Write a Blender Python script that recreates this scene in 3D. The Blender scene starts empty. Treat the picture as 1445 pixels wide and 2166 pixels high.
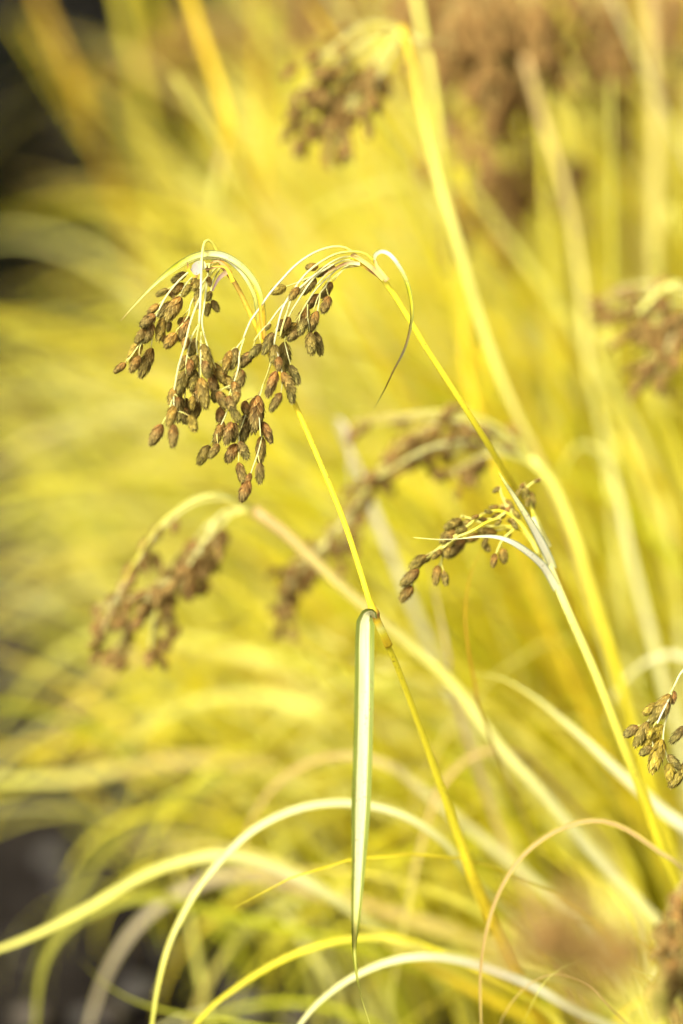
import bpy, math, random
from mathutils import Vector, Matrix, Quaternion
import numpy as np
R = math.radians
rnd = random.Random(11)
C = bpy.context.scene.collection
sc = bpy.context.scene

# ---------------------------------------------------------------- camera
H, TILT, FOC, LENS, SW = 0.75, R(16), 1.2, 100.0, 24.0
cam_d = bpy.data.cameras.new('camera'); cam = bpy.data.objects.new('camera', cam_d); C.objects.link(cam)
cam.location = (0, 0, H); cam.rotation_euler = (R(90) - TILT, 0, 0)
cam_d.lens = LENS; cam_d.sensor_fit = 'HORIZONTAL'; cam_d.sensor_width = SW
cam_d.clip_start = 0.02; cam_d.clip_end = 400
cam_d.dof.use_dof = True; cam_d.dof.focus_distance = FOC; cam_d.dof.aperture_fstop = 2.4
sc.camera = cam
# ---------------------------------------------------------------- light
SUN_EL, SUN_AZ = R(40), R(-150)        # sun behind the photographer's left shoulder, veiled by thin cloud
w = bpy.data.worlds.new('World'); sc.world = w; w.use_nodes = True
nt = w.node_tree; nt.nodes.clear()
out = nt.nodes.new('ShaderNodeOutputWorld'); bg = nt.nodes.new('ShaderNodeBackground')
sky = nt.nodes.new('ShaderNodeTexSky'); sky.sky_type = 'NISHITA'; sky.sun_disc = False
sky.sun_elevation = SUN_EL; sky.sun_rotation = SUN_AZ; sky.dust_density = 4.0; sky.air_density = 1.0
hs = nt.nodes.new('ShaderNodeHueSaturation'); hs.inputs['Saturation'].default_value = 0.0
nt.links.new(sky.outputs[0], hs.inputs['Color']); warm = nt.nodes.new('ShaderNodeMix'); warm.data_type = 'RGBA'; warm.blend_type = 'MULTIPLY'; warm.inputs[0].default_value = 1.0
warm.inputs[7].default_value = (1.0, 0.96, 0.84, 1)      # thin veil of cloud, warm white balance
nt.links.new(hs.outputs[0], warm.inputs[6]); nt.links.new(warm.outputs[2], bg.inputs[0])
bg.inputs[1].default_value = 0.115
nt.links.new(bg.outputs[0], out.inputs[0])
sd = bpy.data.lights.new('sun', 'SUN'); so = bpy.data.objects.new('sun', sd); C.objects.link(so)
sd.energy = 2.6; sd.angle = R(14); sd.color = (1.0, 0.975, 0.90)
sv = Vector((math.sin(SUN_AZ) * math.cos(SUN_EL), math.cos(SUN_AZ) * math.cos(SUN_EL), math.sin(SUN_EL)))
so.rotation_euler = sv.to_track_quat('Z', 'Y').to_euler(); so.location = sv * 5
sc.view_settings.view_transform = 'Standard'; sc.view_settings.look = 'None'
sc.view_settings.exposure = 1.12; sc.view_settings.gamma = 1.0
sc.render.engine = 'CYCLES'; sc.cycles.use_denoising = True
sc.cycles.max_bounces = 10; sc.cycles.diffuse_bounces = 5; sc.cycles.transmission_bounces = 6; sc.cycles.transparent_max_bounces = 8

# ---------------------------------------------------------------- point helpers
FW = Vector((0, math.cos(TILT), -math.sin(TILT))); UP = Vector((0, math.sin(TILT), math.cos(TILT))); CP = Vector((0, 0, H))
def at(px, py, d):                      # a point of the photograph at a distance becomes a point in space
    k = SW / LENS * d / 1445.0
    return CP + FW * d + Vector((1, 0, 0)) * ((px - 722.5) * k) + UP * ((1083 - py) * k)
def mm(px, d=FOC): return px * SW / LENS * d / 1445.0      # photo pixels to metres at distance d

def spline(pts, n):
    """Catmull-Rom through pts (Vectors), n samples, roughly even"""
    P = [np.array(p, float) for p in pts]
    if len(P) == 2: return [Vector(P[0] + (P[1] - P[0]) * t) for t in np.linspace(0, 1, n)]
    P = [2 * P[0] - P[1]] + P + [2 * P[-1] - P[-2]]
    L = [0]
    for i in range(1, len(P) - 2): L.append(L[-1] + np.linalg.norm(P[i + 1] - P[i]))
    res = []
    for s in np.linspace(0, L[-1], n):
        i = 0
        while i < len(L) - 2 and s > L[i + 1]: i += 1
        t = (s - L[i]) / max(1e-9, L[i + 1] - L[i]); t = min(1, max(0, t))
        a, b, c, d = P[i], P[i + 1], P[i + 2], P[i + 3]
        res.append(Vector(0.5 * ((2 * b) + (-a + c) * t + (2 * a - 5 * b + 4 * c - d) * t * t + (-a + 3 * b - 3 * c + d) * t ** 3)))
    return res

class MB:
    def __init__(s): s.v = []; s.f = []; s.uv = []; s.col = []
    def strip(s, rows, uvs, cols, closed=False):
        b = len(s.v); m = len(rows[0])
        for r, u, c in zip(rows, uvs, cols):
            s.v += [tuple(x) for x in r]; s.uv += u; s.col += [c] * m if not isinstance(c, list) else c
        for i in range(len(rows) - 1):
            for j in range(m if closed else m - 1):
                k = (j + 1) % m
                s.f.append((b + i * m + j, b + i * m + k, b + (i + 1) * m + k, b + (i + 1) * m + j))
    def tube(s, pts, rad, col, sides=8, flute=0.0):
        n = len(pts); rows = []; uvs = []; cols = []
        up = Vector((0.3, 0.9, 0.1)).normalized()
        L = 0
        for i, p in enumerate(pts):
            t = (pts[min(n - 1, i + 1)] - pts[max(0, i - 1)]).normalized()
            a = t.cross(up)
            if a.length < 1e-4: a = t.cross(Vector((1, 0, 0)))
            a.normalize(); b = t.cross(a).normalized(); up = (a.cross(t)).normalized()
            r = rad(i / (n - 1)) if callable(rad) else rad
            if i: L += (pts[i] - pts[i - 1]).length
            rows.append([p + (a * math.cos(q) + b * math.sin(q)) * r * (1 + flute * math.cos(3 * q)) for q in [2 * math.pi * k / sides for k in range(sides)]])
            uvs.append([(k / sides, L) for k in range(sides)])
            cols.append(col(i / (n - 1)) if callable(col) else col)
        s.strip(rows, uvs, cols, True)
        b0 = len(s.v) - n * sides
        s.f.append(tuple(b0 + k for k in range(sides))[::-1]); s.f.append(tuple(len(s.v) - sides + k for k in range(sides)))
    def ribbon(s, pts, width, col, fold=0.35, face=None, twist=0.0, tw0=0.0, across=5, wave=0.0):
        n = len(pts); rows = []; uvs = []; cols = []; L = 0
        ph = rnd.random() * 6
        for i, p in enumerate(pts):
            q = i / (n - 1)
            t = (pts[min(n - 1, i + 1)] - pts[max(0, i - 1)]).normalized()
            nrm = face(p) if callable(face) else (face or Vector((0, -1, 0.5)))
            a = t.cross(nrm)
            if a.length < 1e-3: a = t.cross(Vector((1, 0, 0)))
            a.normalize(); nr = a.cross(t).normalized()
            ang = tw0 + twist * q + wave * math.sin(ph + q * 9)
            a2 = a * math.cos(ang) + nr * math.sin(ang); n2 = nr * math.cos(ang) - a * math.sin(ang)
            w_ = width(q) if callable(width) else width
            if i: L += (pts[i] - pts[i - 1]).length
            row = []; uu = []
            for k in range(across):
                x = k / (across - 1) * 2 - 1
                row.append(p + a2 * (x * w_ / 2) + n2 * (abs(x) ** 1.3 * w_ / 2 * fold))
                uu.append(((x + 1) / 2, L))
            rows.append(row); uvs.append(uu); cols.append(col(q) if callable(col) else col)
        s.strip(rows, uvs, cols)
    def build(s, name, mat, parent=None, origin=None, smooth=True):
        o0 = Vector(origin) if origin is not None else Vector((0, 0, 0))
        me = bpy.data.meshes.new(name)
        me.from_pydata([tuple(Vector(v) - o0) for v in s.v], [], s.f)
        ul = me.uv_layers.new(name='UVMap')
        li = np.empty(len(me.loops), np.int32); me.loops.foreach_get('vertex_index', li)
        ul.data.foreach_set('uv', np.array(s.uv, np.float32)[li].ravel())
        ca = me.color_attributes.new('tint', 'FLOAT_COLOR', 'POINT')
        ca.data.foreach_set('color', np.array([(*c[:3], 1.0) for c in s.col], np.float32).ravel())
        if smooth: me.polygons.foreach_set('use_smooth', [True] * len(me.polygons))
        me.materials.append(mat)
        o = bpy.data.objects.new(name, me); C.objects.link(o)
        put(o, parent, o0)
        return o
WORLD = {}
def put(o, parent, loc):
    loc = Vector(loc)
    if parent is not None:
        o.parent = parent; o.location = loc - WORLD[parent.name]
    else: o.location = loc
    WORLD[o.name] = loc
def empty(name, loc):
    o = bpy.data.objects.new(name, None); C.objects.link(o); o.empty_display_size = 0.02
    put(o, None, loc); return o
LABELS = set()
def tag(o, label, cat, group=None, kind=None):
    if label:
        assert 4 <= len(label.split()) <= 16, label
        assert label not in LABELS, label
        LABELS.add(label); o['label'] = label
    if cat: o['category'] = cat
    if group: o['group'] = group
    if kind: o['kind'] = kind

# ---------------------------------------------------------------- materials
def new_mat(name):
    m = bpy.data.materials.new(name); m.use_nodes = True; m.node_tree.nodes.clear()
    return m, m.node_tree.nodes, m.node_tree.links
def math_n(N, L, op, a, b=None, c=None, clamp=False):
    n = N.new('ShaderNodeMath'); n.operation = op; n.use_clamp = clamp
    for i, x in enumerate((a, b, c)):
        if x is None: continue
        if isinstance(x, (int, float)): n.inputs[i].default_value = x
        else: L.new(x, n.inputs[i])
    return n.outputs[0]
def mixc(N, L, fac, a, b, mode='MIX'):
    n = N.new('ShaderNodeMix'); n.data_type = 'RGBA'; n.blend_type = mode
    for s_, x in ((n.inputs[0], fac), (n.inputs[6], a), (n.inputs[7], b)):
        if isinstance(x, (int, float)): s_.default_value = x
        elif isinstance(x, tuple): s_.default_value = (*x, 1)
        else: L.new(x, s_)
    return n.outputs[2]
def leaf_mat(name, edge=(0.5, 0.5, 0.1), edge_amt=0.3, edge_pos=0.55, trans=0.4, rough=0.45, fleck=0.0, fleck_col=(0.2, 0.09, 0.02), spec=0.2, vein_amt=0.5):
    m, N, L = new_mat(name)
    o = N.new('ShaderNodeOutputMaterial'); tc = N.new('ShaderNodeUVMap'); tc.uv_map = 'UVMap'
    at_ = N.new('ShaderNodeAttribute'); at_.attribute_name = 'tint'
    sep = N.new('ShaderNodeSeparateXYZ'); L.new(tc.outputs[0], sep.inputs[0])
    x = math_n(N, L, 'ABSOLUTE', math_n(N, L, 'MULTIPLY_ADD', sep.outputs[0], 2.0, -1.0))
    mr = N.new('ShaderNodeMapRange'); mr.interpolation_type = 'SMOOTHSTEP'
    mr.inputs[1].default_value = edge_pos - 0.08; mr.inputs[2].default_value = edge_pos + 0.12; L.new(x, mr.inputs[0])
    # fine lengthwise veins
    cb = N.new('ShaderNodeCombineXYZ'); L.new(math_n(N, L, 'MULTIPLY', sep.outputs[0], 9.0), cb.inputs[0]); L.new(math_n(N, L, 'MULTIPLY', sep.outputs[1], 30.0), cb.inputs[1])
    nz = N.new('ShaderNodeTexNoise'); nz.inputs['Scale'].default_value = 2.0; nz.inputs['Detail'].default_value = 3; L.new(cb.outputs[0], nz.inputs['Vector'])
    oi = N.new('ShaderNodeObjectInfo')
    vein = math_n(N, L, 'MULTIPLY_ADD', nz.outputs[0], vein_amt, 1 - vein_amt / 2)
    c1 = mixc(N, L, math_n(N, L, 'MULTIPLY', mr.outputs[0], edge_amt), at_.outputs['Color'], edge)
    vm = N.new('ShaderNodeVectorMath'); vm.operation = 'SCALE'; L.new(c1, vm.inputs[0]); L.new(vein, vm.inputs['Scale'])
    col = vm.outputs[0]
    if fleck:
        g = N.new('ShaderNodeTexCoord')
        n2 = N.new('ShaderNodeTexNoise'); n2.inputs['Scale'].default_value = 900; n2.inputs['Detail'].default_value = 2; L.new(g.outputs['Object'], n2.inputs['Vector'])
        f = math_n(N, L, 'MULTIPLY', math_n(N, L, 'GREATER_THAN', n2.outputs[0], 0.64), fleck)
        n3 = N.new('ShaderNodeTexNoise'); n3.inputs['Scale'].default_value = 60; L.new(g.outputs['Object'], n3.inputs['Vector'])
        f = math_n(N, L, 'MULTIPLY', f, math_n(N, L, 'MULTIPLY_ADD', n3.outputs[0], 4.0, -1.6, clamp=True))
        col = mixc(N, L, f, col, fleck_col)
    p = N.new('ShaderNodeBsdfPrincipled'); L.new(col, p.inputs['Base Color']); p.inputs['Roughness'].default_value = rough
    p.inputs['Specular IOR Level'].default_value = spec
    bp = N.new('ShaderNodeBump'); bp.inputs['Strength'].default_value = 0.25; bp.inputs['Distance'].default_value = 0.0004; L.new(nz.outputs[0], bp.inputs['Height']); L.new(bp.outputs[0], p.inputs['Normal'])
    t = N.new('ShaderNodeBsdfTranslucent'); L.new(col, t.inputs[0])
    mx = N.new('ShaderNodeMixShader'); mx.inputs[0].default_value = trans
    L.new(p.outputs[0], mx.inputs[1]); L.new(t.outputs[0], mx.inputs[2]); L.new(mx.outputs[0], o.inputs[0])
    return m
M = {}
M['leaf'] = leaf_mat('sedge_leaf_surface', edge=(0.52, 0.50, 0.02), edge_amt=0.45, edge_pos=.6, fleck=.5, fleck_col=(.4, .26, .07), vein_amt=.8)
M['striped'] = leaf_mat('striped_leaf_surface', edge=(0.17, 0.21, 0.012), edge_amt=0.92, edge_pos=0.50, trans=0.3, fleck=.7, vein_amt=1.1)
M['bract'] = leaf_mat('bract_surface', edge=(0.12, 0.17, 0.05), edge_amt=0.75, edge_pos=0.72, trans=0.25, fleck=0.8)
M['stem'] = leaf_mat('stem_surface', edge=(0.5, 0.4, 0.03), edge_amt=0.0, trans=0.12, rough=0.38, fleck=0.7)
M['ray'] = leaf_mat('branch_surface', edge_amt=0.0, trans=0.2, rough=0.5, fleck=0.6)
M['dry'] = leaf_mat('dry_sheath_surface', edge_amt=0.0, trans=0.2, rough=0.6, fleck=0.9)

def spikelet_mat():
    m, N, L = new_mat('spikelet_scales')
    o = N.new('ShaderNodeOutputMaterial'); a = N.new('ShaderNodeAttribute'); a.attribute_name = 'tint'
    oi = N.new('ShaderNodeObjectInfo')
    sp = N.new('ShaderNodeSeparateColor'); L.new(a.outputs['Color'], sp.inputs[0])   # r: along spikelet, g: along scale, b: random
    # whole-spikelet ripeness comes from the object's own colour
    ripe = N.new('ShaderNodeSeparateColor'); L.new(oi.outputs['Color'], ripe.inputs[0])
    r1 = N.new('ShaderNodeValToRGB'); e = r1.color_ramp.elements
    e[0].position = 0.0; e[0].color = (0.40, 0.175, 0.04, 1); e[1].position = 1.0; e[1].color = (0.22, 0.18, 0.038, 1)
    k = e.new(0.35); k.color = (0.25, 0.15, 0.04, 1)
    j = math_n(N, L, 'ADD', sp.outputs[0], math_n(N, L, 'MULTIPLY_ADD', oi.outputs['Random'], 1.0, -0.5)); L.new(j, r1.inputs[0])
    base = mixc(N, L, ripe.outputs[1], mixc(N, L, ripe.outputs[0], r1.outputs[0], (0.58, 0.42, 0.04)), (0.43, 0.225, 0.062))
    # pale papery margin near each scale tip, dark at the seat
    ed = N.new('ShaderNodeMapRange'); ed.inputs[1].default_value = 0.45; ed.inputs[2].default_value = 1.0; L.new(sp.outputs[1], ed.inputs[0])
    c2 = mixc(N, L, math_n(N, L, 'MULTIPLY', ed.outputs[0], 0.85), mixc(N, L, 0.72, (0, 0, 0), base), (0.60, 0.46, 0.14))
    g = N.new('ShaderNodeTexCoord'); nz = N.new('ShaderNodeTexNoise'); nz.inputs['Scale'].default_value = 14; nz.inputs['Detail'].default_value = 4; L.new(g.outputs['Object'], nz.inputs['Vector'])
    sc_ = math_n(N, L, 'MULTIPLY', math_n(N, L, 'MULTIPLY_ADD', sp.outputs[2], 1.0, 0.4), math_n(N, L, 'MULTIPLY_ADD', nz.outputs[0], 0.9, 0.55))
    vm = N.new('ShaderNodeVectorMath'); vm.operation = 'SCALE'; L.new(c2, vm.inputs[0]); L.new(sc_, vm.inputs['Scale'])
    p = N.new('ShaderNodeBsdfPrincipled'); L.new(vm.outputs[0], p.inputs['Base Color']); p.inputs['Roughness'].default_value = 0.7; p.inputs['Specular IOR Level'].default_value = 0.12
    L.new(p.outputs[0], o.inputs[0]); return m
M['spikelet'] = spikelet_mat()

# ---------------------------------------------------------------- spikelet meshes: unit length along +Z from the stalk end to the tip
def make_spikelet_mesh(seed, slim=1.0):
    r_ = random.Random(seed); mb = MB()
    def prof(t): return 0.192 * slim * (max(0.0, math.sin(math.pi * min(1, (t * 0.94 + 0.035)) ** 0.95)) ** 0.55)
    rows = []; uv = []; co = []
    for i in range(13):
        t = i / 12; rr = prof(t) * 0.93
        rows.append([Vector((math.cos(q) * rr, math.sin(q) * rr, t)) for q in [2 * math.pi * k / 14 for k in range(14)]])
        uv.append([(0, 0)] * 14); co.append((t, 0.0, 0.0))
    mb.strip(rows, uv, co, True)
    nrow = 10
    for i in range(nrow):
        t = 0.02 + 0.90 * i / (nrow - 1); nsc = 8 if 0 < i < 9 else 6
        for k in range(nsc):
            q = 2 * math.pi * (k + 0.5 * (i % 2)) / nsc + r_.uniform(-.12, .12)
            ln = r_.uniform(0.19, 0.27) * (1.0 if i < nrow - 2 else 0.7); hw = 0.62 * 2 * math.pi / nsc / 2 * 1.25; b = r_.random()
            lift = r_.uniform(0.03, 0.085)
            pts = []; uu = []; cc = []
            for (s, wd, lf) in ((0, 0.75, 0.0), (0.45, 1.0, 0.55), (0.8, 0.5, 0.9), (1.0, 0.06, 1.5)):
                tt = t + s * ln; rr = prof(min(1, tt)) * (1.0 if tt < .9 else 1.1) + 0.004 + lift * lf
                if tt > 0.98: rr = max(rr, 0.02 + 0.03 * lf)
                row = []
                for x in (-1, 0, 1):
                    qq = q + x * hw * wd
                    r2 = rr + (0.010 if x == 0 else 0)
                    row.append(Vector((math.cos(qq) * r2, math.sin(qq) * r2, tt)))
                pts.append(row); uu.append([(0, 0)] * 3)
                g = s * s
                cc.append([(min(1, tt), min(1, g * .7 + .45), b), (min(1, tt), g * 0.3, b * .6), (min(1, tt), min(1, g * .7 + .45), b)])
            mb.strip(pts, uu, cc)
    o = mb.build('spikelet', M['spikelet']); me = o.data; bpy.data.objects.remove(o)
    return me
SPK = [make_spikelet_mesh(100 + i, slim=(0.9, 1.0, 1.1, 1.18, 0.95)[i]) for i in range(5)]

def add_spikelet(parent, a, tip, ripe=0.0, warm=0.0, fat=None):
    v = tip - a; ln = v.length
    o = bpy.data.objects.new('spikelet', rnd.choice(SPK)); C.objects.link(o)
    put(o, parent, a)
    o.rotation_mode = 'QUATERNION'
    o.rotation_quaternion = v.to_track_quat('Z', 'Y') @ Quaternion((0, 0, 1), rnd.uniform(0, 6.28))
    f = fat if fat else min(1.15, max(0.88, 0.0092 / ln)) if ln > 0 else 1
    o.scale = (ln * f, ln * f, ln)
    o.color = (ripe, warm, 0, 1)
    return o

# ---------------------------------------------------------------- palette (linear)
YEL = (0.80, 0.68, 0.035); GOLD = (0.76, 0.53, 0.025); PALE = (0.78, 0.73, 0.17); CREAM = (0.80, 0.76, 0.36)
LIME = (0.50, 0.52, 0.02); OLIVE = (0.30, 0.29, 0.04); TAN = (0.52, 0.35, 0.13); BROWN = (0.24, 0.12, 0.04); ORANGE = (0.66, 0.32, 0.03)
WHITE = (0.78, 0.75, 0.52); GREY = (0.42, 0.34, 0.24)
def lerp(a, b, t): return tuple(x + (y - x) * t for x, y in zip(a, b))
def grad(*cs):
    def f(q):
        q = q * (len(cs) - 1); i = min(len(cs) - 2, int(q)); return lerp(cs[i], cs[i + 1], q - i)
    return f
def top(c0, c1, *rest, frac=.03):
    g_ = grad(c1, *rest) if rest else (lambda q: c1)
    return lambda q: lerp(c0, c1, min(1, q / frac)) if q < frac else g_((q - frac) / (1 - frac))
def to_cam(p): return (CP - p).normalized()

ROOT = Vector((0.17, 1.36, 0.0))       # where the main tussock grows
def root_near(spread=0.05, base=None):
    b = base or ROOT
    return Vector((b.x + rnd.uniform(-spread, spread), b.y + rnd.uniform(-spread, spread), 0.0))
def conv(kind, p):
    if kind == 'z1': return (p[0] / 3.611 + 200, p[1] / 3.611 + 480)
    if kind == 'z2': return (p[0] / 3.611 + 540, p[1] / 3.611 + 480)
    if kind == 'z3': return (p[0] / 3.6125 + 820, p[1] / 3.6125 + 980)
    if kind == 'z4': return (p[0] / 2.755 + 1200, p[1] / 2.755 + 1380)
    return p
def to_ground(P, g, droop=0.35):
    """continue a stalk from its last visible point down to its root g"""
    T = (P[-1] - P[-2]).normalized(); D = (g - P[-1]).length
    c1 = P[-1] + T * D * 0.4; c2 = g + Vector((0, 0, D * 0.35))
    out = []
    for t in (0.33, 0.66, 1.0):
        u = 1 - t; out.append(P[-1] * u ** 3 + c1 * 3 * u * u * t + c2 * 3 * u * t * t + g * t ** 3)
    return out

def auto_root(trace, py=2580):
    a, b = trace[-2], trace[-1]
    if b[1] > py - 300: py = b[1] + 350
    k = (b[0] - a[0]) / max(1, b[1] - a[1]); x = b[0] + max(-.5, min(.75, k)) * (py - b[1])
    d = (at(x, py, 1.0) - CP); t = -H / d.z; g = CP + d * t
    return Vector((g.x, g.y + max(0, b[2] - 1.35) * .5, 0))
def stalk_pts(trace, g, n=70):
    P = [at(*p) for p in trace]
    return spline(P + to_ground(P, g), n)

# ---------------------------------------------------------------- one flowering stem
class Head:
    def __init__(s, name, label, group, trace, g, rad, cols, n=70):
        if g is None: g = auto_root(trace)
        s.root = empty(name, g); tag(s.root, label, 'sedge stem', group)
        s.pts = stalk_pts(trace, g, n); s.samples = []        # (px, py, depth)
        mb = MB(); mb.tube(s.pts, rad, cols, 10, 0.06)
        s.stalk = mb.build('stalk', M['stem'], s.root, g)
        s.apex_d = trace[0][2]; s.rays = []; s.warm = 0.0
    def ray(s, kind, pts, off, r0=0.5, r1=0.28, col=None, start_d=None):
        q = [conv(kind, p) for p in pts]
        if s.samples and start_d is None:
            best = min(s.samples, key=lambda a: (a[0] - q[0][0]) ** 2 + (a[1] - q[0][1]) ** 2)
            d0 = best[2] if (best[0] - q[0][0]) ** 2 + (best[1] - q[0][1]) ** 2 < 900 else s.apex_d
        else: d0 = start_d or s.apex_d
        sm = spline([Vector((x, y, 0)) for x, y in q], 26)
        tgt = s.apex_d + off
        P = []; smp = []
        for i, v in enumerate(sm):
            f = min(1, i / 14); f = f * f * (3 - 2 * f)
            d = d0 + (tgt - d0) * f
            P.append(at(v.x, v.y, d)); smp.append((v.x, v.y, d))
        mb = MB(); mb.tube(P, lambda t: (r0 + (r1 - r0) * t) * 1e-3, col or grad(PALE, CREAM, CREAM, PALE), 7)
        s.rays.append(dict(mb=mb, smp=smp, P=P, spk=[])); s.samples += smp
        return s.rays[-1]
    def spikelet(s, kind, a, b, ripe=0.0, jit=0.004, ray=None, fat=None):
        a = conv(kind, a); b = conv(kind, b)
        bestr = None; bd = 1e9; bs = None
        for r in ([ray] if ray else s.rays):
            for i, m in enumerate(r['smp']):
                # prefer points upstream of (above) the seat
                dd = math.hypot(m[0] - a[0], m[1] - a[1]) + (12 if m[1] > a[1] + 4 else 0) + (3 if i < 6 else 0)
                if dd < bd: bd, bestr, bs, bi = dd, r, m, i
        d = bs[2] + rnd.uniform(-jit, jit)
        A = at(a[0], a[1], d); B = at(b[0], b[1], d + rnd.uniform(-1, 1) * 0.25 * mm(math.hypot(a[0] - b[0], a[1] - b[1]), d))
        dist = math.hypot(bs[0] - a[0], bs[1] - a[1])
        if dist > 3:
            i = max(0, bi - (3 if dist > 10 else 1)); S = bestr['P'][i]
            mid = (S + A) / 2 + Vector((0, 0, 0.0008)) + (bestr['P'][min(25, i + 2)] - S) * 0.3
            bestr['mb'].tube(spline([S, mid, A + (B - A) * 0.06], 8), lambda t: 0.00026 - 0.00006 * t, grad(CREAM, PALE, TAN), 6)
        bestr['spk'].append((A, B, ripe, fat))
    def finish(s):
        for r in s.rays:
            b = r['mb'].build('branch', M['ray'], s.root, r['P'][0])
            for (A, B, ripe, fat) in r['spk']: add_spikelet(b, A, B, ripe, s.warm, fat)
    def leaf(s, name, trace, width, cols, mat='bract', **k):
        n = k.pop('n', 60); P = spline([at(*p) for p in trace], n)
        mb = MB(); k.setdefault('face', to_cam); mb.ribbon(P, width, cols, **k)
        return mb.build(name, M[mat], s.root, P[0])

def taper(w, a=0.06, b=0.45, e=0.04):
    """leaf width: grows over a, full until b, then narrows to e"""
    def f(q):
        if q < a: return w * (0.45 + 0.55 * q / a)
        if q < b: return w
        u = (q - b) / (1 - b); return w * max(e, 1 - u ** 1.5)
    return f

# ================================================================ HEAD A (left of the sharp pair)
G_SHARP = 'sharp flowering stems in the front'
z = conv
A = Head('flowering_stem', 'sharp yellow stem with the fuller left brown head and a striped leaf hanging from it', G_SHARP,
    [(466, 557, 1.2), (488, 585, 1.2), (507, 616, 1.2), (530, 665, 1.2), (557, 721, 1.2), (592, 790, 1.203), (625, 857, 1.204), (680, 985, 1.204), (725, 1095, 1.204), (760, 1200, 1.204), (790, 1295, 1.205),
     (840, 1410, 1.218), (885, 1530, 1.232), (930, 1655, 1.248), (975, 1780, 1.265), (1015, 1890, 1.28)],
    None, lambda t: (1.05 + 0.75 * t) * 1e-3 if t < .37 else (1.3 + 1.7 * min(1, (t - .37) * 5)) * 1e-3,
    top(BROWN, GOLD, YEL, YEL, YEL, YEL, GOLD, GOLD, GOLD, YEL, YEL, frac=.06), 110)
def Rr(h, kind, pts, off, *a, **k): return h.ray(kind, pts, off, *a, **k)
Rr(A, 'z1', [(955, 280), (948, 215), (905, 130), (865, 100), (836, 130), (820, 250), (812, 500), (800, 740)], -0.012, 0.62, 0.5, col=grad(YEL, PALE, WHITE, CREAM))
Rr(A, 'z1', [(940, 255), (885, 272), (862, 400), (838, 600), (822, 740), (860, 900), (912, 1040), (950, 1130)], -0.006, 0.5, 0.3)
Rr(A, 'z1', [(950, 292), (880, 370), (800, 550), (735, 720), (690, 900), (640, 1070), (608, 1250), (570, 1400), (515, 1510)], -0.016, 0.5, 0.3)
Rr(A, 'z1', [(940, 270), (800, 300), (700, 360), (600, 460), (530, 560), (480, 660), (440, 740), (355, 880), (250, 1030)], -0.004, 0.5, 0.28)
Rr(A, 'z1', [(930, 280), (830, 320), (750, 380), (690, 450), (650, 540), (610, 620), (540, 720)], 0.004, 0.45, 0.25)
Rr(A, 'z1', [(940, 300), (860, 380), (790, 490), (735, 590), (715, 680), (640, 780)], 0.002, 0.45, 0.25)
Rr(A, 'z1', [(960, 310), (900, 430), (890, 520), (885, 570)], 0.010, 0.4, 0.25)
Rr(A, 'z1', [(800, 740), (740, 850), (705, 1000), (695, 1095)], -0.010, 0.4, 0.28)
Rr(A, 'z1', [(800, 740), (785, 830), (780, 900), (796, 1040), (800, 1180), (792, 1310)], -0.004, 0.4, 0.28)
Rr(A, 'z1', [(605, 1250), (606, 1380), (606, 1510)], -0.018, 0.32, 0.26)
Rr(A, 'z1', [(440, 800), (440, 860), (432, 925)], 0.004, 0.3, 0.22)
Rr(A, 'z1', [(700, 1090), (695, 1200), (690, 1310)], -0.004, 0.3, 0.25)
Rr(A, 'z1', [(815, 800), (812, 900), (812, 1020), (812, 1150)], -0.014, 0.35, 0.3)
SA = [(700,350,590,420),(560,475,470,525),(680,430,580,520),(735,440,670,530),(800,400,755,490),(490,590,405,665),(460,670,355,765),(590,570,490,690),
 (660,535,535,725),(655,560,600,680),(445,740,375,885),(400,770,315,885),(355,880,262,1025),(345,985,275,1110),(238,1040,150,1112),(440,925,352,1148),
 (530,690,485,868),(575,720,562,800),(622,810,540,925),(717,680,648,870),(672,690,640,745),(890,490,856,565),(872,580,858,682),(898,560,945,648),
 (870,380,882,455),(775,520,792,625),(772,850,728,1000),(712,840,680,935),(700,980,650,1095),(780,980,712,1110),(702,1095,622,1310),(770,1090,738,1250),
 (828,895,880,1135),(812,1150,852,1385),(610,1230,572,1355),(652,1290,640,1485),(605,1365,568,1525),(700,1308,692,1495),(802,1308,748,1475),
 (730,1440,768,1565),(752,1290,745,1395),(765,1150,772,1305),(517,1508,425,1668),(606,1508,598,1682),(640,1300,628,1400),(560,480,610,540),(745,450,770,380),
 (800,470,770,560),(590,590,560,660),(505,780,530,880),(690,1380,690,1500),(820,1200,790,1330),(840,1020,860,1150),(735,1010,720,1130),(850,300,870,345)]
for a in SA: A.spikelet('z1', a[:2], a[2:], ripe=max(0, rnd.gauss(0.12, 0.15)))
# long bracts that arch over the head
def Z1(pts, d): return [(*conv('z1', p), dd) for p, dd in zip(pts, d if isinstance(d, list) else [d] * len(pts))]
A.leaf('bract', Z1([(1292, 860), (1290, 640), (1238, 450), (1135, 310), (1000, 222), (870, 203), (740, 232), (600, 315), (450, 445), (320, 580), (200, 715)], 1.196),
       lambda q: mm(11) * (0.75 + 0.5 * math.sin(math.pi * min(1, q * 1.1))) * (1 if q < .55 else max(.12, 1 - ((q - .55) / .45) ** 1.6 * .9)), grad(ORANGE, GOLD, PALE, PALE, CREAM, PALE, LIME, PALE, PALE, TAN), fold=0.5)
A.leaf('bract', Z1([(1262, 800), (1245, 640), (1215, 500), (1120, 340), (1010, 250), (900, 232), (780, 245), (660, 300), (540, 385), (430, 490)], 1.199),
       lambda q: mm(9) * (1 if q < .5 else max(.1, 1 - ((q - .5) / .5) ** 1.5)), grad(GOLD, OLIVE, PALE, WHITE, CREAM, PALE, PALE, LIME), fold=0.5, tw0=0.4)
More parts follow.
